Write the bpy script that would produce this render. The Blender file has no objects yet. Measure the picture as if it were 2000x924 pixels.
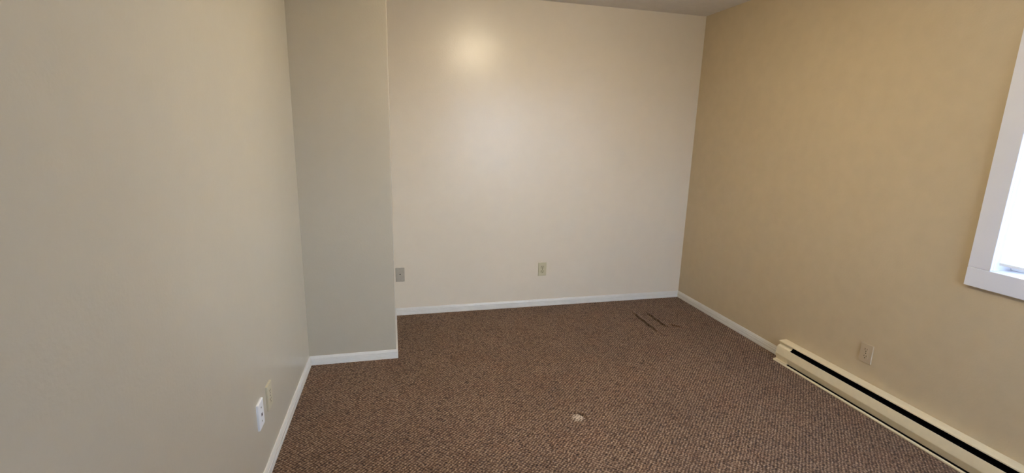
import bpy, bmesh, math, random
from mathutils import Vector, Matrix

S = bpy.context.scene
COL = S.collection

# ------------------------------------------------------------------ camera
F_PX = 933.318
YAW, PITCH, ROLL = 0.24523, -0.21339, 0.02546
CAM = Vector((0.5431, 0.0, 1.4566))
fwd = Vector((math.sin(YAW) * math.cos(PITCH), math.cos(YAW) * math.cos(PITCH), math.sin(PITCH)))
rgt = Vector((math.cos(YAW), -math.sin(YAW), 0))
upv = rgt.cross(fwd)
c, s = math.cos(ROLL), math.sin(ROLL)
r2 = c * rgt + s * upv
u2 = -s * rgt + c * upv
cd = bpy.data.cameras.new('camera')
cam = bpy.data.objects.new('camera', cd)
COL.objects.link(cam)
m = Matrix((r2, u2, -fwd)).transposed().to_4x4()
m.translation = CAM
cam.matrix_world = m
cd.sensor_width = 36.0
cd.sensor_fit = 'HORIZONTAL'
cd.lens = F_PX / 2000 * 36
cd.clip_start = 0.02
S.camera = cam

# ------------------------------------------------------------------ light and exposure
S.view_settings.view_transform = 'Standard'
S.view_settings.look = 'None'
S.view_settings.exposure = 1.96
S.view_settings.gamma = 1.0
S.view_settings.use_curve_mapping = False
SKY_STRENGTH = 4.4
SKY_TOP = (1.00, 1.25, 1.85, 1)
SKY_LOW = (0.60, 0.74, 1.02, 1)
GROUND = (0.24, 0.25, 0.27, 1)
GLOW_DIR = (0.38, -0.88, 0.36)
GLOW_POWER = 14.0
GLOW_STRENGTH = 2.9
GLOW_COLOUR = (0.88, 0.95, 1.0, 1)
LAMP_STRENGTH = 29.0
LAMP_COLOUR = (1.0, 0.88, 0.64, 1)

w = bpy.data.worlds.new('sky')
S.world = w
w.use_nodes = True
nt = w.node_tree
nt.nodes.clear()
wo = nt.nodes.new('ShaderNodeOutputWorld')
bg = nt.nodes.new('ShaderNodeBackground')
tc = nt.nodes.new('ShaderNodeTexCoord')
sx = nt.nodes.new('ShaderNodeSeparateXYZ')
mr = nt.nodes.new('ShaderNodeMapRange')
mr.inputs[1].default_value = -1
mr.inputs[2].default_value = 1
cr = nt.nodes.new('ShaderNodeValToRGB')
cr.color_ramp.elements[0].position = 0.48
cr.color_ramp.elements[0].color = GROUND
cr.color_ramp.elements[1].position = 1.0
cr.color_ramp.elements[1].color = SKY_TOP
e = cr.color_ramp.elements.new(0.52)
e.color = SKY_LOW
nt.links.new(tc.outputs['Generated'], sx.inputs[0])
nt.links.new(sx.outputs['Z'], mr.inputs[0])
nt.links.new(mr.outputs[0], cr.inputs[0])
nt.links.new(cr.outputs[0], bg.inputs[0])
bg.inputs[1].default_value = SKY_STRENGTH
# bright sky lobe added behind the camera, aimed to light the far wall
bg2 = nt.nodes.new('ShaderNodeBackground')
bg2.inputs[0].default_value = GLOW_COLOUR
dt = nt.nodes.new('ShaderNodeVectorMath')
dt.operation = 'DOT_PRODUCT'
nt.links.new(tc.outputs['Generated'], dt.inputs[0])
dt.inputs[1].default_value = Vector(GLOW_DIR).normalized()
mx0 = nt.nodes.new('ShaderNodeMath')
mx0.operation = 'MAXIMUM'
mx0.inputs[1].default_value = 0.0
pw = nt.nodes.new('ShaderNodeMath')
pw.operation = 'POWER'
pw.inputs[1].default_value = GLOW_POWER
gl = nt.nodes.new('ShaderNodeMath')
gl.operation = 'MULTIPLY'
gl.inputs[1].default_value = GLOW_STRENGTH
hz = nt.nodes.new('ShaderNodeMapRange')          # no glow below the horizon
hz.inputs[1].default_value = -0.02
hz.inputs[2].default_value = 0.04
hm = nt.nodes.new('ShaderNodeMath')
hm.operation = 'MULTIPLY'
ad = nt.nodes.new('ShaderNodeAddShader')
nt.links.new(dt.outputs['Value'], mx0.inputs[0])
nt.links.new(mx0.outputs[0], pw.inputs[0])
nt.links.new(pw.outputs[0], gl.inputs[0])
nt.links.new(sx.outputs['Z'], hz.inputs[0])
nt.links.new(gl.outputs[0], hm.inputs[0])
nt.links.new(hz.outputs[0], hm.inputs[1])
nt.links.new(hm.outputs[0], bg2.inputs[1])
nt.links.new(bg.outputs[0], ad.inputs[0])
nt.links.new(bg2.outputs[0], ad.inputs[1])
nt.links.new(ad.outputs[0], wo.inputs[0])

# ------------------------------------------------------------------ room measures (metres)
H = 2.44
X1, Y1, Y2, X2 = 0.5295, 2.9802, 3.7360, 3.0953
YF = -0.75                                        # wall behind the camera
AB, AL, AR, AP, AX = 0.0072, -0.0118, -0.0021, 0.0029, 0.0036
L0 = (AL * (Y1 - YF), YF)
L1 = (0.0, Y1)
P1 = (X1, Y1 + AP * X1)
B0 = (X1 + AX * (Y1 - Y2), Y2)
B1 = (X2, Y2 + AB * (X2 - X1))
R0 = (X2 + AR * (Y2 - YF), YF)
def xr(y): return X2 + AR * (Y2 - y)              # face of the window wall
def xl(y): return AL * (Y1 - y)
def yb(x): return Y2 + AB * (x - X1)
WY0, WY1, WZ0, WZ1 = 0.20, 1.4575, 0.9155, 2.08   # clear opening of the window

VX0, VX1 = 1.70, 2.90                               # opening of the added, unseen window in the wall behind the camera

# light comes in through the window opening: a portal only guides the sampling of the sky
pl = bpy.data.lights.new('window_portal', 'AREA')
pl.shape = 'RECTANGLE'
pl.size = WY1 - WY0
pl.size_y = WZ1 - WZ0
pl.cycles.is_portal = True
po = bpy.data.objects.new('window_portal', pl)
po.location = (X2 + 0.14, (WY0 + WY1) / 2, (WZ0 + WZ1) / 2)
po.rotation_euler = (math.pi / 2, 0, math.pi / 2)   # points towards -x
COL.objects.link(po)
pl2 = bpy.data.lights.new('window_portal', 'AREA')
pl2.shape = 'RECTANGLE'
pl2.size = VX1 - VX0
pl2.size_y = WZ1 - WZ0
pl2.cycles.is_portal = True
po2 = bpy.data.objects.new('window_portal', pl2)
po2.location = ((VX0 + VX1) / 2, YF - 0.11, (WZ0 + WZ1) / 2)
po2.rotation_euler = (math.pi / 2, 0, math.pi)      # points towards +y
COL.objects.link(po2)

# ------------------------------------------------------------------ materials
def new_mat(name):
    mt = bpy.data.materials.new(name)
    mt.use_nodes = True
    n = mt.node_tree
    b = n.nodes['Principled BSDF']
    return mt, n, b

def srgb(r, g, b):
    def f(v):
        v /= 255.0
        return v / 12.92 if v <= 0.04045 else ((v + 0.055) / 1.055) ** 2.4
    return (f(r), f(g), f(b), 1)

def simple(name, col, rough=0.5, metal=0.0, spec=0.5, bump=0.0, bscale=200.0, mottle=0.0, coat=0.0):
    mt, n, b = new_mat(name)
    b.inputs['Base Color'].default_value = col
    b.inputs['Roughness'].default_value = rough
    b.inputs['Metallic'].default_value = metal
    b.inputs['Specular IOR Level'].default_value = spec
    b.inputs['Coat Weight'].default_value = coat
    t = n.nodes.new('ShaderNodeTexCoord')
    nz = n.nodes.new('ShaderNodeTexNoise')
    nz.inputs['Scale'].default_value = bscale
    nz.inputs['Detail'].default_value = 4
    n.links.new(t.outputs['Object'], nz.inputs['Vector'])
    if bump:
        bp = n.nodes.new('ShaderNodeBump')
        bp.inputs['Strength'].default_value = 0.6
        bp.inputs['Distance'].default_value = bump
        n.links.new(nz.outputs['Fac'], bp.inputs['Height'])
        n.links.new(bp.outputs[0], b.inputs['Normal'])
    if mottle:
        n2 = n.nodes.new('ShaderNodeTexNoise')
        n2.inputs['Scale'].default_value = bscale * 0.12
        n2.inputs['Detail'].default_value = 5
        n.links.new(t.outputs['Object'], n2.inputs['Vector'])
        rp = n.nodes.new('ShaderNodeMapRange')
        rp.inputs[1].default_value = 0.3
        rp.inputs[2].default_value = 0.7
        rp.inputs[3].default_value = 1 - mottle
        rp.inputs[4].default_value = 1 + mottle
        n.links.new(n2.outputs['Fac'], rp.inputs[0])
        mx = n.nodes.new('ShaderNodeMix')
        mx.data_type = 'RGBA'
        mx.blend_type = 'MULTIPLY'
        mx.inputs[0].default_value = 1
        mx.inputs[6].default_value = col
        n.links.new(rp.outputs[0], mx.inputs[7])
        n.links.new(mx.outputs[2], b.inputs['Base Color'])
    return mt

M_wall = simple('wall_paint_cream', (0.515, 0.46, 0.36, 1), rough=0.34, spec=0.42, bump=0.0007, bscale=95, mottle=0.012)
M_wall_shade = simple('wall_cream_shade', (0.445, 0.390, 0.300, 1), rough=0.36, spec=0.42, bump=0.0007, bscale=95, mottle=0.012)  # wall projection: left wall's cream darkened, shade put into the colour
M_wall_lit = simple('wall_cream_lit', (0.69, 0.60, 0.475, 1), rough=0.30, spec=0.50, bump=0.0007, bscale=95, mottle=0.012)  # far wall: cream lightened, extra light put into the colour
M_wall_warm_light = simple('wall_cream_warm_light', (0.54, 0.43, 0.28, 1), rough=0.38, spec=0.42, bump=0.0009, bscale=110, mottle=0.03)  # window wall: cream turned tan, dim warm light put into the colour
M_ceil = simple('ceiling_texture', srgb(228, 223, 217), rough=0.95, spec=0.1, bump=0.006, bscale=120, mottle=0.03)
M_trim = simple('baseboard_gloss_white', srgb(216, 211, 202), rough=0.35, bump=0.0003, bscale=150, mottle=0.03)
M_casing = simple('window_trim_white', srgb(222, 221, 226), rough=0.4, bump=0.0002, bscale=90, mottle=0.01)
M_vinyl = simple('window_vinyl', srgb(236, 238, 240), rough=0.35)
M_enamel = simple('heater_enamel_cream', srgb(224, 208, 172), rough=0.33, spec=0.5, bump=0.0001, bscale=300, mottle=0.03)
M_dark = simple('heater_dark_inside', srgb(14, 14, 16), rough=0.8, spec=0.1)
M_fin = simple('heater_fin_metal', srgb(26, 26, 28), rough=0.7, spec=0.2)
M_ivory = simple('plastic_ivory', srgb(192, 182, 150), rough=0.35, mottle=0.02)
M_ivory2 = simple('plastic_ivory_face', srgb(178, 168, 136), rough=0.4)
M_ivory3 = simple('plastic_ivory_aged', srgb(198, 189, 162), rough=0.35, mottle=0.02)
M_tan = simple('plastic_tan_painted', (0.50, 0.395, 0.265, 1), rough=0.42, mottle=0.02)
M_grey = simple('plate_painted_grey', srgb(168, 158, 142), rough=0.4, bump=0.0004, bscale=500, mottle=0.05)
M_white = simple('plastic_white', srgb(238, 239, 240), rough=0.3)
M_slot = simple('dark_slot', srgb(30, 26, 22), rough=0.8, spec=0.1)
M_slot2 = simple('brown_slot', srgb(50, 40, 28), rough=0.8, spec=0.1)
M_screw = simple('screw_steel', srgb(150, 146, 138), rough=0.35, metal=0.8)
M_outside = simple('exterior_siding', srgb(150, 150, 150), rough=0.8)

def make_glass():
    mt = bpy.data.materials.new('window_glass')
    mt.use_nodes = True
    n = mt.node_tree
    n.nodes.clear()
    o = n.nodes.new('ShaderNodeOutputMaterial')
    t = n.nodes.new('ShaderNodeBsdfTransparent')
    t.inputs[0].default_value = (0.93, 0.96, 0.97, 1)
    g = n.nodes.new('ShaderNodeBsdfGlossy')
    g.inputs['Roughness'].default_value = 0.02
    fr = n.nodes.new('ShaderNodeFresnel')
    fr.inputs[0].default_value = 1.45
    mx = n.nodes.new('ShaderNodeMixShader')
    n.links.new(fr.outputs[0], mx.inputs[0])
    n.links.new(t.outputs[0], mx.inputs[1])
    n.links.new(g.outputs[0], mx.inputs[2])
    n.links.new(mx.outputs[0], o.inputs[0])
    return mt
M_glass = make_glass()

def make_sheer():
    mt = bpy.data.materials.new('blind_sheer_fabric')
    mt.use_nodes = True
    n = mt.node_tree
    n.nodes.clear()
    o = n.nodes.new('ShaderNodeOutputMaterial')
    t = n.nodes.new('ShaderNodeBsdfTransparent')
    t.inputs[0].default_value = (0.95, 0.97, 1, 1)
    d = n.nodes.new('ShaderNodeBsdfTranslucent')
    d.inputs[0].default_value = (0.85, 0.88, 0.92, 1)
    mx = n.nodes.new('ShaderNodeMixShader')
    mx.inputs[0].default_value = 0.45
    n.links.new(t.outputs[0], mx.inputs[1])
    n.links.new(d.outputs[0], mx.inputs[2])
    n.links.new(mx.outputs[0], o.inputs[0])
    return mt
M_sheer = make_sheer()

def emis(name, col, strength):
    mt, n, b = new_mat(name)
    b.inputs['Base Color'].default_value = (0.8, 0.78, 0.72, 1)
    b.inputs['Emission Color'].default_value = col
    b.inputs['Emission Strength'].default_value = strength
    return mt
M_lamp = emis('lamp_opal_glass', LAMP_COLOUR, LAMP_STRENGTH)
M_lampbase = simple('lamp_base_white', srgb(225, 222, 215), rough=0.4)

# carpet: staggered loops whose rows run on the diagonal of the room
SPOT = (1.450, 2.098)
def make_carpet():
    mt, n, b = new_mat('carpet_loop_brown')
    N, Lk = n.nodes, n.links
    def math_(op, a=None, b_=None, c_=None, clamp=False):
        x = N.new('ShaderNodeMath')
        x.operation = op
        x.use_clamp = clamp
        for i, v in enumerate((a, b_, c_)):
            if v is None: continue
            if isinstance(v, (int, float)): x.inputs[i].default_value = v
            else: Lk.new(v, x.inputs[i])
        return x.outputs[0]
    t = N.new('ShaderNodeTexCoord')
    P = t.outputs['Object']
    def noise(scale, detail=3, rough=0.55, vec=P):
        x = N.new('ShaderNodeTexNoise')
        x.inputs['Scale'].default_value = scale
        x.inputs['Detail'].default_value = detail
        x.inputs['Roughness'].default_value = rough
        Lk.new(vec, x.inputs['Vector'])
        return x
    # wobble of the rows
    nz = noise(38, 2)
    vm = N.new('ShaderNodeVectorMath'); vm.operation = 'SUBTRACT'
    Lk.new(nz.outputs['Color'], vm.inputs[0]); vm.inputs[1].default_value = (0.5, 0.5, 0.5)
    vs = N.new('ShaderNodeVectorMath'); vs.operation = 'SCALE'; vs.inputs['Scale'].default_value = 0.016
    Lk.new(vm.outputs[0], vs.inputs[0])
    va = N.new('ShaderNodeVectorMath'); va.operation = 'ADD'
    Lk.new(P, va.inputs[0]); Lk.new(vs.outputs[0], va.inputs[1])
    sp = N.new('ShaderNodeSeparateXYZ'); Lk.new(va.outputs[0], sp.inputs[0])
    X, Y = sp.outputs['X'], sp.outputs['Y']
    u = math_('ADD', X, Y)
    v = math_('SUBTRACT', X, Y)
    k = 2 * math.pi / (0.0140 * math.sqrt(2))
    su = math_('SINE', math_('MULTIPLY', u, k))
    sv = math_('SINE', math_('MULTIPLY', v, k))
    # v-const rows run along (1,1): sv gives those; a little stronger than the other diagonal
    h1 = math_('MULTIPLY_ADD', sv, 0.20, math_('MULTIPLY', su, 0.12))
    vor = N.new('ShaderNodeTexVoronoi')
    vor.inputs['Scale'].default_value = 88
    vor.inputs['Randomness'].default_value = 0.9
    Lk.new(P, vor.inputs['Vector'])
    h2 = math_('MULTIPLY', vor.outputs['Distance'], -0.75)
    fine = noise(420, 3)
    h3 = math_('MULTIPLY', fine.outputs['Fac'], 0.55)
    med = noise(130, 3)
    h4 = math_('MULTIPLY', med.outputs['Fac'], 1.0)
    hh = math_('ADD', math_('ADD', h1, h2), math_('ADD', h3, h4))     # roughly -0.6 .. 1.0
    hn = N.new('ShaderNodeMapRange')
    hn.inputs[1].default_value = -0.25
    hn.inputs[2].default_value = 1.05
    Lk.new(hh, hn.inputs[0])
    H_ = hn.outputs[0]
    bp = N.new('ShaderNodeBump')
    bp.inputs['Strength'].default_value = 1.0
    bp.inputs['Distance'].default_value = 0.006
    Lk.new(H_, bp.inputs['Height'])
    Lk.new(bp.outputs[0], b.inputs['Normal'])
    ramp = N.new('ShaderNodeValToRGB')
    el = ramp.color_ramp.elements
    el[0].position = 0.12; el[0].color = srgb(46, 29, 16)
    el[1].position = 0.95; el[1].color = srgb(180, 151, 122)
    e2 = el.new(0.5); e2.color = srgb(109, 81, 59)
    Lk.new(H_, ramp.inputs[0])
    # soiling and wear in broad patches, each yarn its own tone
    big = noise(2.3, 4, 0.6)
    mr1 = N.new('ShaderNodeMapRange')
    mr1.inputs[1].default_value = 0.3; mr1.inputs[2].default_value = 0.7
    mr1.inputs[3].default_value = 0.90; mr1.inputs[4].default_value = 1.10
    Lk.new(big.outputs['Fac'], mr1.inputs[0])
    mx = N.new('ShaderNodeMix'); mx.data_type = 'RGBA'; mx.blend_type = 'MULTIPLY'; mx.inputs[0].default_value = 1
    Lk.new(ramp.outputs[0], mx.inputs[6]); Lk.new(mr1.outputs[0], mx.inputs[7])
    big2 = noise(5.0, 3, 0.6)
    mr2 = N.new('ShaderNodeMapRange')
    mr2.inputs[1].default_value = 0.48; mr2.inputs[2].default_value = 0.66
    mr2.inputs[3].default_value = 0.0; mr2.inputs[4].default_value = 0.35
    Lk.new(big2.outputs['Fac'], mr2.inputs[0])
    mxr = N.new('ShaderNodeMix'); mxr.data_type = 'RGBA'; mxr.blend_type = 'MULTIPLY'
    Lk.new(mr2.outputs[0], mxr.inputs[0]); Lk.new(mx.outputs[2], mxr.inputs[6])
    mxr.inputs[7].default_value = (1.0, 0.82, 0.74, 1)
    # pale matted spot
    s0 = N.new('ShaderNodeSeparateXYZ'); Lk.new(va.outputs[0], s0.inputs[0])
    dx = math_('MULTIPLY', math_('SUBTRACT', s0.outputs['X'], SPOT[0]), 1 / 0.034)
    dy = math_('MULTIPLY', math_('SUBTRACT', s0.outputs['Y'], SPOT[1]), 1 / 0.036)
    r = math_('SQRT', math_('ADD', math_('MULTIPLY', dx, dx), math_('MULTIPLY', dy, dy)))
    r = math_('MULTIPLY_ADD', math_('SUBTRACT', med.outputs['Fac'], 0.5), 1.8, r)
    mk = N.new('ShaderNodeMapRange')
    mk.inputs[1].default_value = 1.05; mk.inputs[2].default_value = 0.75
    mk.inputs[3].default_value = 0; mk.inputs[4].default_value = 0.85
    Lk.new(r, mk.inputs[0])
    pale = N.new('ShaderNodeValToRGB')
    pale.color_ramp.elements[0].position = 0.2; pale.color_ramp.elements[0].color = srgb(92, 72, 54)
    pale.color_ramp.elements[1].position = 0.6; pale.color_ramp.elements[1].color = srgb(206, 184, 160)
    Lk.new(H_, pale.inputs[0])
    mx3 = N.new('ShaderNodeMix'); mx3.data_type = 'RGBA'
    Lk.new(mk.outputs[0], mx3.inputs[0]); Lk.new(mxr.outputs[2], mx3.inputs[6]); Lk.new(pale.outputs[0], mx3.inputs[7])
    Lk.new(mx3.outputs[2], b.inputs['Base Color'])
    b.inputs['Roughness'].default_value = 0.9
    b.inputs['Specular IOR Level'].default_value = 0.2
    b.inputs['Sheen Weight'].default_value = 0.08
    b.inputs['Sheen Roughness'].default_value = 0.5
    return mt
M_carpet = make_carpet()

# ------------------------------------------------------------------ mesh helpers
def obj(name, bm, mat, parent=None, smooth=False, bevel=0.0, seg=2):
    me = bpy.data.meshes.new(name)
    bmesh.ops.recalc_face_normals(bm, faces=bm.faces[:])
    bm.to_mesh(me)
    bm.free()
    me.materials.append(mat)
    o = bpy.data.objects.new(name, me)
    COL.objects.link(o)
    if parent: o.parent = parent
    if smooth:
        for p in me.polygons: p.use_smooth = True
    if bevel:
        b = o.modifiers.new('bevel', 'BEVEL')
        b.width = bevel
        b.segments = seg
        b.limit_method = 'ANGLE'
        b.angle_limit = math.radians(35)
    return o

def empty(name, loc, rz=0.0):
    o = bpy.data.objects.new(name, None)
    o.location = loc
    o.rotation_euler = (0, 0, rz)
    o.empty_display_size = 0.05
    COL.objects.link(o)
    return o

def box(bm, x0, x1, y0, y1, z0, z1):
    v = [bm.verts.new(p) for p in ((x0, y0, z0), (x1, y0, z0), (x1, y1, z0), (x0, y1, z0),
                                   (x0, y0, z1), (x1, y0, z1), (x1, y1, z1), (x0, y1, z1))]
    for f in ((3, 2, 1, 0), (4, 5, 6, 7), (0, 1, 5, 4), (1, 2, 6, 5), (2, 3, 7, 6), (3, 0, 4, 7)):
        bm.faces.new([v[i] for i in f])

def prism(bm, pts, z0, z1):
    a = [bm.verts.new((x, y, z0)) for x, y in pts]
    b = [bm.verts.new((x, y, z1)) for x, y in pts]
    bm.faces.new(a[::-1]); bm.faces.new(b)
    n = len(pts)
    for i in range(n):
        bm.faces.new((a[i], a[(i + 1) % n], b[(i + 1) % n], b[i]))

def loft(bm, A, B, closed=True, caps=True):
    """two matching rings of 3-D points joined into a solid"""
    a = [bm.verts.new(p) for p in A]
    b = [bm.verts.new(p) for p in B]
    n = len(a)
    for i in range(n if closed else n - 1):
        bm.faces.new((a[i], a[(i + 1) % n], b[(i + 1) % n], b[i]))
    if caps:
        bm.faces.new(a[::-1]); bm.faces.new(b)

def disc(bm, cx, cz, r, y0, y1, n=20, sx_=1.0, sz_=1.0):
    A = [(cx + r * sx_ * math.cos(2 * math.pi * i / n), y0, cz + r * sz_ * math.sin(2 * math.pi * i / n)) for i in range(n)]
    B = [(x, y1, z) for x, _, z in A]
    loft(bm, A, B)

def struct(o):
    o['kind'] = 'structure'
    return o

def tag(o, label, cat, group=None):
    o['label'] = label
    o['category'] = cat
    if group: o['group'] = group
    return o

# ------------------------------------------------------------------ shell
T = 0.12
bm = bmesh.new()
prism(bm, [L0, L1, (-T, Y1), (L0[0] - T, YF)], 0, H)
struct(obj('wall_left', bm, M_wall))
bm = bmesh.new()
prism(bm, [L1, P1, B0, (B0[0], Y2 + T), (-T, Y2 + T), (-T, Y1)], 0, H)
struct(obj('wall_return', bm, M_wall_shade, bevel=0.004, seg=3))
bm = bmesh.new()
prism(bm, [B0, B1, (B1[0] + T, B1[1]), (B1[0] + T, B1[1] + T), (B0[0], B0[1] + T)], 0, H)
struct(obj('wall_back', bm, M_wall_lit))
bm = bmesh.new()
WT = 0.15
def rseg(y0, y1, z0, z1):
    prism(bm, [(xr(y0), y0), (xr(y1), y1), (xr(y1) + WT, y1), (xr(y0) + WT, y0)], z0, z1)
OY0, OY1, OZ0, OZ1 = WY0 - 0.012, WY1 + 0.012, WZ0 - 0.012, WZ1 + 0.012
rseg(YF, OY0, 0, H)
rseg(OY1, B1[1], 0, H)
rseg(OY0, OY1, 0, OZ0)
rseg(OY0, OY1, OZ1, H)
struct(obj('wall_right', bm, M_wall_warm_light))
# wall behind the camera with its doorway, closed by a door
DX0, DX1, DH = 0.16, 0.96, 2.03
bm = bmesh.new()
box(bm, L0[0] - T, DX0, YF - T, YF, 0, H)
box(bm, DX1, VX0, YF - T, YF, 0, H)
box(bm, VX1, R0[0] + WT, YF - T, YF, 0, H)
box(bm, VX0, VX1, YF - T, YF, 0, WZ0)
box(bm, VX0, VX1, YF - T, YF, WZ1, H)
box(bm, DX0, DX1, YF - T, YF, DH, H)
struct(obj('wall_front', bm, M_wall))
d = struct(empty('door_1', (DX0, YF - 0.05, 0)))
bm = bmesh.new(); box(bm, 0.005, DX1 - DX0 - 0.005, -0.035, 0.0, 0.008, DH - 0.005)
obj('door_leaf', bm, M_trim, d, bevel=0.002)
bm = bmesh.new()
box(bm, -0.07, -0.001, 0.05, 0.066, 0, DH + 0.07)
box(bm, DX1 - DX0 + 0.001, DX1 - DX0 + 0.07, 0.05, 0.066, 0, DH + 0.07)
box(bm, -0.001, DX1 - DX0 + 0.001, 0.05, 0.066, DH, DH + 0.07)
obj('door_casing', bm, M_trim, d, bevel=0.002)
bm = bmesh.new()
disc(bm, DX1 - DX0 - 0.07, 0.95, 0.012, 0.0, 0.04)
disc(bm, DX1 - DX0 - 0.07, 0.95, 0.027, 0.035, 0.065)
obj('door_handle', bm, M_screw, d, smooth=True)

bm = bmesh.new()
prism(bm, [(L0[0] - T, YF - T), (X2 + WT, YF - T), (X2 + WT, B1[1] + T), (-T, B1[1] + T)], H, H + 0.1)
struct(obj('ceiling', bm, M_ceil))

# carpet with its creases, rucked up near the far corner, and the matted spot
WR = [((2.470, 3.440), (2.466, 3.045), 0.8), ((2.584, 3.430), (2.588, 3.110), 0.8), ((2.640, 3.160), (2.690, 3.085), 0.65)]
def lines(a, b, dense, coarse):
    out = [a]
    v = a
    while v < b - 1e-6:
        st = coarse
        for d0, d1, s_ in dense:
            if d0 - 1e-6 <= v < d1: st = s_
            elif v < d0 < v + st: st = d0 - v
        v = min(b, v + st)
        out.append(v)
    return out
FX = lines(-0.1, X2 + 0.08, [(1.38, 1.53, 0.0025), (2.42, 2.74, 0.0025)], 0.05)
FY = lines(YF - 0.05, Y2 + 0.08, [(2.02, 2.18, 0.0035), (2.98, 3.50, 0.008)], 0.05)
def floor_z(x, y):
    z = 0.0
    lean = 0.0                                  # the folded edge leans over its crease
    for (ax, ay), (bx_, by_), amp in WR:
        dx, dy = bx_ - ax, by_ - ay
        Ln = math.hypot(dx, dy)
        t = ((x - ax) * dx + (y - ay) * dy) / (Ln * Ln)
        if -0.25 < t < 1.25:
            nx, ny = dy / Ln, -dx / Ln          # across
            if nx < 0: nx, ny = -nx, -ny
            wob = 0.004 * math.sin(19 * t + ax * 30)
            q = (x - ax) * nx + (y - ay) * ny - wob
            e_ = max(0.0, 1 - (2 * t - 1) ** 2) ** 0.5 if 0 <= t <= 1 else 0.0
            eo = math.exp(-((2 * t - 1) / 1.05) ** 4)
            z += amp * (-0.022 * e_ * math.exp(-((q - 0.002) / 0.0075) ** 2)
                        + 0.015 * eo * math.exp(-((q - 0.020) / 0.010) ** 2))
            lean -= amp * 0.024 * eo * math.exp(-((q - 0.020) / 0.010) ** 2)
    dx, dy = (x - SPOT[0]) / 0.036, (y - SPOT[1]) / 0.040
    r = math.hypot(dx, dy)
    if r < 3:
        z += 0.004 * math.exp(-(r / 0.85) ** 4)
        a = math.atan2(dy, dx)
        cres = math.exp(-((a - 0.9) / 0.85) ** 2)
        z += -0.024 * cres * math.exp(-((r - 1.15) / 0.17) ** 2)
        z += 0.004 * cres * math.exp(-((r - 1.6) / 0.25) ** 2)
    return (x + lean, y, z)
bm = bmesh.new()
grid = [[bm.verts.new(floor_z(x, y)) for y in FY] for x in FX]
for i in range(len(FX) - 1):
    for j in range(len(FY) - 1):
        bm.faces.new((grid[i][j], grid[i + 1][j], grid[i + 1][j + 1], grid[i][j + 1]))
# underside, so the floor is a slab
x0, x1_, y0, y1_ = FX[0], FX[-1], FY[0], FY[-1]
low = [bm.verts.new(p) for p in ((x0, y0, -0.06), (x1_, y0, -0.06), (x1_, y1_, -0.06), (x0, y1_, -0.06))]
bm.faces.new(low[::-1])
def skirt(vs, a, b_):
    bm.faces.new([a] + list(vs) + [b_])
skirt([g[0] for g in grid], low[0], low[1])
skirt(grid[-1], low[1], low[2])
skirt([g[-1] for g in grid][::-1], low[2], low[3])
skirt(grid[0][::-1], low[3], low[0])
fl = struct(obj('floor', bm, M_carpet))
for p in fl.data.polygons: p.use_smooth = len(p.vertices) == 4 and p.normal.z > 0.3

# ------------------------------------------------------------------ baseboards, mitred at the corners
BH, BT = 0.058, 0.0119
PROF = [(0, -0.004), (BT, -0.004), (BT, 0.014), (BT - 0.0034, 0.0155), (BT - 0.0034, 0.0175), (BT - 0.0002, 0.019),
        (BT - 0.0004, 0.034), (BT - 0.0042, 0.0355), (BT - 0.0042, 0.0380), (BT - 0.0014, 0.0395), (BT - 0.0018, 0.045),
        (BT - 0.0040, 0.0505), (BT - 0.0055, 0.0540), (BT - 0.0060, 0.0570), (BT - 0.0075, BH), (0, BH)]
HEAT_END, HEAT_NEAR = 2.474, 0.46
CH = [L0, L1, P1, B0, B1, (xr(HEAT_END), HEAT_END)]
def offs(ch, d):
    """polyline shifted d into the room (the room lies on the right-hand side of the travel)"""
    n = len(ch)
    segs = []
    for i in range(n - 1):
        ax, ay = ch[i]; bx_, by_ = ch[i + 1]
        L_ = math.hypot(bx_ - ax, by_ - ay)
        tx, ty = (bx_ - ax) / L_, (by_ - ay) / L_
        nx, ny = ty, -tx
        segs.append((ax + nx * d, ay + ny * d, tx, ty, L_))
    out = [segs[0][:2]]
    for i in range(1, n - 1):
        ax, ay, tx, ty, _ = segs[i - 1]
        bx_, by_, ux, uy, _ = segs[i]
        den = tx * uy - ty * ux
        t = ((bx_ - ax) * uy - (by_ - ay) * ux) / den
        out.append((ax + tx * t, ay + ty * t))
    ax, ay, tx, ty, L_ = segs[-1]
    out.append((ax + tx * L_, ay + ty * L_))
    return out
rings = [[] for _ in CH]
for dd, z in PROF:
    for i, (x, y) in enumerate(offs(CH, dd)):
        rings[i].append((x, y, z))
for i, nm in enumerate(('baseboard_left', 'baseboard_closet', 'baseboard_return', 'baseboard_back', 'baseboard_right')):
    bm = bmesh.new()
    loft(bm, rings[i], rings[i + 1])
    struct(obj(nm, bm, M_trim))
bm = bmesh.new()
loft(bm, [(xr(HEAT_NEAR) - dd, HEAT_NEAR, z) for dd, z in PROF], [(xr(YF) - dd, YF, z) for dd, z in PROF])
struct(obj('baseboard_right', bm, M_trim))

# ------------------------------------------------------------------ window
CW, CT = 0.086, 0.018
rzw = math.atan2(-(xr(1) - xr(0)), 1.0)
win = struct(empty('window_1', (xr(WY1), WY1, 0), rzw))     # local -x points into the room, +y along the wall
W_ = WY1 - WY0
bm = bmesh.new()
box(bm, -CT, 0.0, 0.0, CW, WZ0, WZ1)                          # far upright
box(bm, -CT, 0.0, -W_ - CW, -W_, WZ0, WZ1)                   # near upright
obj('side_casing', bm, M_casing, win, bevel=0.002)
bm = bmesh.new()
box(bm, -CT - 0.0006, 0.0, -W_ - CW, CW, WZ0 - CW, WZ0 - 0.0006)
obj('lower_casing', bm, M_casing, win, bevel=0.002)
bm = bmesh.new()
box(bm, -CT, 0.0, -W_ - CW, CW, WZ1 + 0.0006, WZ1 + CW)
obj('head_casing', bm, M_casing, win, bevel=0.002)
bm = bmesh.new()                                              # jamb liner
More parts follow.
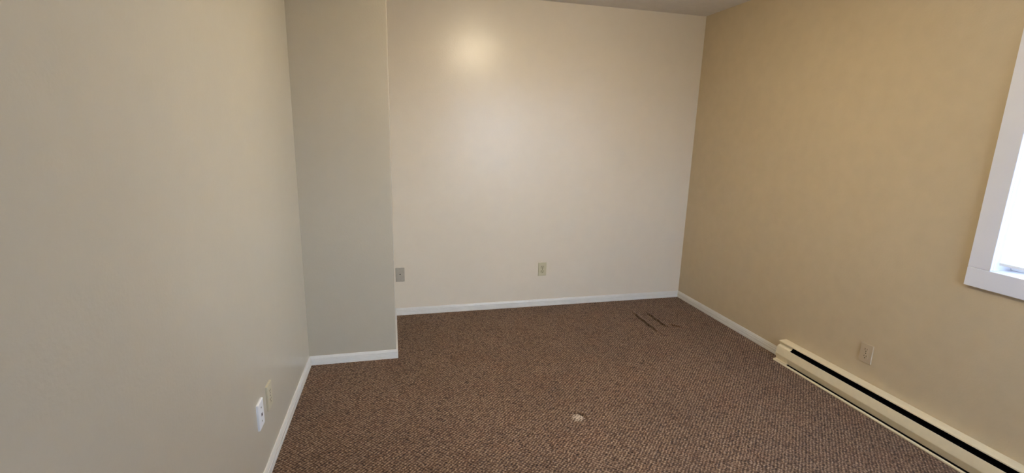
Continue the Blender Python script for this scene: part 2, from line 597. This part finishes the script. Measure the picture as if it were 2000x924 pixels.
box(bm, -0.0, WT, 0.0, 0.0115, WZ0, WZ1)
box(bm, -0.0, WT, -W_ - 0.0115, -W_, WZ0, WZ1)
box(bm, -0.0, WT, -W_ - 0.0115, 0.0115, WZ1, WZ1 + 0.0115)
box(bm, -0.0, WT, -W_ - 0.0115, 0.0115, WZ0 - 0.0115, WZ0)
obj('jamb', bm, M_casing, win)
fw = 0.022
bm = bmesh.new()
x0, x1_ = 0.105, 0.14
box(bm, x0, x1_, -W_, 0, WZ0, WZ0 + fw)
box(bm, x0, x1_, -W_, 0, WZ1 - fw, WZ1)
box(bm, x0, x1_, -fw, 0, WZ0 + fw, WZ1 - fw)
box(bm, x0, x1_, -W_, -W_ + fw, WZ0 + fw, WZ1 - fw)
box(bm, x0, x1_, -W_ / 2 - 0.02, -W_ / 2 + 0.02, WZ0 + fw, WZ1 - fw)
fr = obj('window_frame', bm, M_vinyl, win, bevel=0.003)
bm = bmesh.new()
box(bm, 0.120, 0.124, -W_ / 2 + 0.02, -fw, WZ0 + fw, WZ1 - fw)
obj('pane', bm, M_glass, fr)
bm = bmesh.new()
box(bm, 0.120, 0.124, -W_ + fw, -W_ / 2 - 0.02, WZ0 + fw, WZ1 - fw)
obj('pane', bm, M_glass, fr)

# unseen window added behind the camera to bring daylight onto the far wall
w2 = struct(empty('added_window', (VX0, YF, 0)))
V_ = VX1 - VX0
bm = bmesh.new()
box(bm, -CW, 0, 0, CT, WZ0 - CW, WZ1 + CW)
box(bm, V_, V_ + CW, 0, CT, WZ0 - CW, WZ1 + CW)
box(bm, 0, V_, 0, CT, WZ0 - CW, WZ0)
box(bm, 0, V_, 0, CT, WZ1, WZ1 + CW)
obj('casing', bm, M_casing, w2)
bm = bmesh.new()
box(bm, 0, V_, -0.10, -0.06, WZ0, WZ0 + fw)
box(bm, 0, V_, -0.10, -0.06, WZ1 - fw, WZ1)
box(bm, 0, fw, -0.10, -0.06, WZ0 + fw, WZ1 - fw)
box(bm, V_ - fw, V_, -0.10, -0.06, WZ0 + fw, WZ1 - fw)
box(bm, V_ / 2 - 0.02, V_ / 2 + 0.02, -0.10, -0.06, WZ0 + fw, WZ1 - fw)
f2 = obj('window_frame', bm, M_vinyl, w2)
for xa, xb in ((fw, V_ / 2 - 0.02), (V_ / 2 + 0.02, V_ - fw)):
    bm = bmesh.new()
    box(bm, xa, xb, -0.082, -0.078, WZ0 + fw, WZ1 - fw)
    obj('pane', bm, M_glass, f2)

# sheer roller blind let down almost to the sill
bl = tag(empty('roller_blind', (xr(WY1) + 0.016, WY1, WZ1), rzw),
         'white sheer roller blind glowing in the bright window, bar just above the sill', 'blind')
bm = bmesh.new()
disc(bm, 0, 0, 0.012, 0, 1, 24)
for v in bm.verts:                                            # lay the tube along the opening
    x, y, z = v.co
    v.co = (x + 0.006, -0.012 - y * (W_ - 0.024), z - 0.02)
obj('roller_tube', bm, M_vinyl, bl, smooth=True)
bm = bmesh.new()
box(bm, -0.0067, -0.0060, -W_ + 0.014, -0.014, 0.957 - WZ1, -0.022)
obj('fabric', bm, M_sheer, bl)
bm = bmesh.new()
box(bm, -0.0100, -0.0025, -W_ + 0.012, -0.012, 0.9445 - WZ1, 0.9570 - WZ1)
obj('hem_bar', bm, M_vinyl, bl, bevel=0.002)

# ------------------------------------------------------------------ baseboard heater
# section (d from the wall, z)
HL = HEAT_END - HEAT_NEAR
rzh = math.atan2(-(xr(HEAT_END) - xr(HEAT_NEAR)) / HL, 1.0)
ht = tag(empty('baseboard_heater', (xr(HEAT_END), HEAT_END, 0), rzh),
         'long cream metal baseboard heater on the carpet along the window wall', 'heater')
def extr(name, prof, y0, y1, mat, parent, **k):
    b_ = bmesh.new()
    loft(b_, [(-d_, y0, z_) for d_, z_ in prof], [(-d_, y1, z_) for d_, z_ in prof])
    return obj(name, b_, mat, parent, **k)
# hood: folded sheet from the wall outwards, front edge turned down
extr('hood', [(0.0005, 0.1395), (0.0005, 0.1412), (0.030, 0.1415), (0.055, 0.1400), (0.0585, 0.1385), (0.0590, 0.1330), (0.0575, 0.1330), (0.0568, 0.1372), (0.030, 0.1396)],
     0, -HL, M_enamel, ht)
extr('back_plate', [(0.0005, 0.004), (0.0025, 0.004), (0.0025, 0.1394), (0.0005, 0.1394)], 0, -HL, M_dark, ht)
# front panel, folded outwards at mid height
extr('front_panel', [(0.0635, 0.1035), (0.0650, 0.1040), (0.0670, 0.0980), (0.0715, 0.0700), (0.0738, 0.0545), (0.0736, 0.0500),
                     (0.0610, 0.0110), (0.0596, 0.0112), (0.0720, 0.0500), (0.0722, 0.0540), (0.0700, 0.0690), (0.0655, 0.0980)],
     -0.002, -HL + 0.002, M_enamel, ht)
extr('lower_lip', [(0.0765, 0.0005), (0.0865, 0.0005), (0.0870, 0.0060), (0.0850, 0.0105), (0.0815, 0.0118), (0.0765, 0.0100)],
     0, -HL, M_enamel, ht)
extr('base_tray', [(0.0030, 0.0005), (0.0763, 0.0005), (0.0763, 0.0020), (0.0030, 0.0020)], 0, -HL, M_dark, ht)
CAP = [(0.0790, 0.0125), (0.0640, 0.0135), (0.0745, 0.0500), (0.0747, 0.0550), (0.0722, 0.0710), (0.0676, 0.0985), (0.0655, 0.1050),
       (0.0590, 0.1075), (0.0500, 0.1120), (0.0380, 0.1375)]
for (ya, yb_) in ((-0.0005, -0.102), (-HL + 0.102, -HL + 0.0005)):
    # folded sheet that closes the slot above and the gap below the panel
    extr('end_cap', CAP + [(d_ - 0.0013, z_ - 0.0008) for d_, z_ in CAP[::-1]], ya, yb_, M_enamel, ht)
bm = bmesh.new()
A = [(-0.034 + 0.006 * math.cos(2 * math.pi * i / 12), -0.11, 0.062 + 0.006 * math.sin(2 * math.pi * i / 12)) for i in range(12)]
loft(bm, A, [(x, -HL + 0.10, z) for x, y, z in A])
fy = -0.104
while fy > -HL + 0.104:
    box(bm, -0.058, -0.008, fy - 0.0005, fy + 0.0005, 0.032, 0.092)
    fy -= 0.010
obj('heating_element', bm, M_fin, ht)

# ------------------------------------------------------------------ wall plates
# local frame of a plate: x across, -y out of the wall, z up, origin at the middle of its back
def plate_shape(bm, wd, hg, th):
    a, b_ = wd / 2, hg / 2
    ch = 0.0022
    def ring(dx, y, rr):
        pts = []
        for sx_, sz_, a0 in ((1, 1, 0), (-1, 1, 90), (-1, -1, 180), (1, -1, 270)):
            for kk in range(4):
                an = math.radians(a0 + kk * 30)
                pts.append((sx_ * (a - dx - rr) + rr * math.cos(an), y, sz_ * (b_ - dx - rr) + rr * math.sin(an)))
        return pts
    R = [ring(0, 0, 0.003), ring(0, -th + ch, 0.003), ring(ch * 0.4, -th + ch * 0.4, 0.003), ring(ch, -th, 0.003)]
    V = [[bm.verts.new(p) for p in r] for r in R]
    n = len(V[0])
    for q in range(3):
        for i in range(n):
            bm.faces.new((V[q][i], V[q][(i + 1) % n], V[q + 1][(i + 1) % n], V[q + 1][i]))
    bm.faces.new(V[0][::-1]); bm.faces.new(V[3])

def screw(parent, x, z, th, mat, name='screw', r=0.0034):
    b_ = bmesh.new()
    disc(b_, x, z, r, -th + 0.0005, -th - 0.0010, 14)
    so = obj(name, b_, mat, parent)
    b_ = bmesh.new()
    box(b_, x - r * 0.8, x + r * 0.8, -th - 0.0013, -th - 0.0009, z - 0.0004, z + 0.0004)
    obj('screw_slot', b_, M_slot, so)
    return so

def outlet(loc, rz, wd, hg, mat, face, slotmat, label, th=0.0055):
    o = tag(empty('wall_outlet', loc, rz), label, 'outlet')
    b_ = bmesh.new(); plate_shape(b_, wd, hg, th)
    obj('cover_plate', b_, mat, o, smooth=False)
    for sg in (1, -1):
        zc = sg * 0.0195
        b_ = bmesh.new()
        # round face flattened at top and bottom
        A, B_, C_ = [], [], []
        for i in range(28):
            an = 2 * math.pi * i / 28
            x, z = 0.0172 * math.cos(an), max(-0.0142, min(0.0142, 0.0172 * math.sin(an)))
            A.append((x, -th + 0.0004, zc + z)); B_.append((x, -th - 0.0014, zc + z))
        loft(b_, A, B_)
        rc = obj('receptacle', b_, face, o, bevel=0.0005)
        y0_, y1q = -th - 0.0017, -th - 0.0012
        b_ = bmesh.new()
        box(b_, -0.0075, -0.0050, y0_, y1q, zc - 0.0005, zc + 0.0085)
        box(b_, 0.0050, 0.0072, y0_, y1q, zc + 0.0005, zc + 0.0080)
        disc(b_, 0, zc - 0.0075, 0.0030, y1q, y0_, 12)
        obj('slot', b_, slotmat, rc)
    screw(o, 0, 0, th, slotmat, r=0.0028)
    return o

# far wall
outlet((1.753, yb(1.753), 0.3285), math.atan(AB), 0.073, 0.117, M_ivory, M_ivory2, M_slot2,
       'ivory duplex outlet low in the middle of the far wall')
cx_ = tag(empty('cable_plate', (0.5725, yb(0.5725), 0.3375), math.atan(AB)),
          'greyish painted cable plate with one dark hole, beside the wall projection', 'wall plate')
bm = bmesh.new(); plate_shape(bm, 0.069, 0.113, 0.006)
obj('cover_plate', bm, M_grey, cx_)
bm = bmesh.new(); disc(bm, 0, 0.004, 0.0062, -0.0055, -0.0068, 18)
hb_ = obj('connector', bm, M_grey, cx_)
bm = bmesh.new(); disc(bm, 0.0, 0.004, 0.0046, -0.0066, -0.0072, 14)
obj('connector_hole', bm, M_slot, hb_)
screw(cx_, 0, 0.042, 0.006, M_grey, r=0.003); screw(cx_, 0, -0.042, 0.006, M_grey, r=0.003)

# window wall (out of the wall is -x): local -y -> world -x
outlet((xr(1.930), 1.930, 0.2995), -math.pi / 2 + rzh, 0.0725, 0.111, M_tan, M_tan, M_slot2,
       'tan duplex outlet above the baseboard heater, nearly the wall colour')
# left wall: local -y -> world +x
rzl = math.pi / 2 + math.atan(-AL) * -1
outlet((xl(2.070), 2.070, 0.318), math.pi / 2 - math.atan(AL) * -1, 0.070, 0.114, M_ivory3, M_ivory3, M_slot2,
       'ivory duplex outlet just behind the white phone jack plate', th=0.0085)
jk = tag(empty('phone_jack_plate', (xl(1.932), 1.932, 0.3135), math.pi / 2 - math.atan(AL) * -1),
         'white phone jack plate with two screws and a dark jack, beside an ivory outlet', 'wall plate')
bm = bmesh.new(); plate_shape(bm, 0.070, 0.114, 0.0085)
obj('cover_plate', bm, M_white, jk)
bm = bmesh.new()
box(bm, -0.0075, 0.0075, -0.0098, -0.0080, -0.010, 0.008)
jf = obj('jack', bm, M_white, jk, bevel=0.0006)
bm = bmesh.new()
box(bm, -0.0055, 0.0060, -0.0103, -0.0095, -0.0075, 0.0055)
obj('jack_opening', bm, M_slot, jf)
screw(jk, 0, 0.030, 0.0085, M_screw, r=0.0036); screw(jk, 0, -0.030, 0.0085, M_screw, r=0.0036)

# ------------------------------------------------------------------ ceiling light
LX, LY = 1.44, 2.04
lt = tag(empty('ceiling_light', (LX, LY, H)), 'round ceiling light with a lit opal glass bowl under a short stem', 'lamp')
def lathe(bm, prof, n=40):
    R = [[bm.verts.new((r * math.cos(2 * math.pi * i / n), r * math.sin(2 * math.pi * i / n), z)) for i in range(n)] for r, z in prof]
    for a, b_ in zip(R, R[1:]):
        for i in range(n):
            bm.faces.new((a[i], a[(i + 1) % n], b_[(i + 1) % n], b_[i]))
    bm.faces.new(R[0]); bm.faces.new(R[-1][::-1])
bm = bmesh.new()
lathe(bm, [(0.060, -0.0005), (0.064, -0.004), (0.060, -0.012), (0.020, -0.020), (0.011, -0.024), (0.011, -0.075), (0.030, -0.079), (0.030, -0.083)])
obj('canopy', bm, M_lampbase, lt, smooth=True)
bm = bmesh.new()
lathe(bm, [(0.040, -0.0832), (0.085, -0.085), (0.112, -0.095), (0.122, -0.110), (0.118, -0.130), (0.100, -0.152), (0.070, -0.168), (0.035, -0.177), (0.010, -0.179)])
obj('glass_bowl', bm, M_lamp, lt, smooth=True)
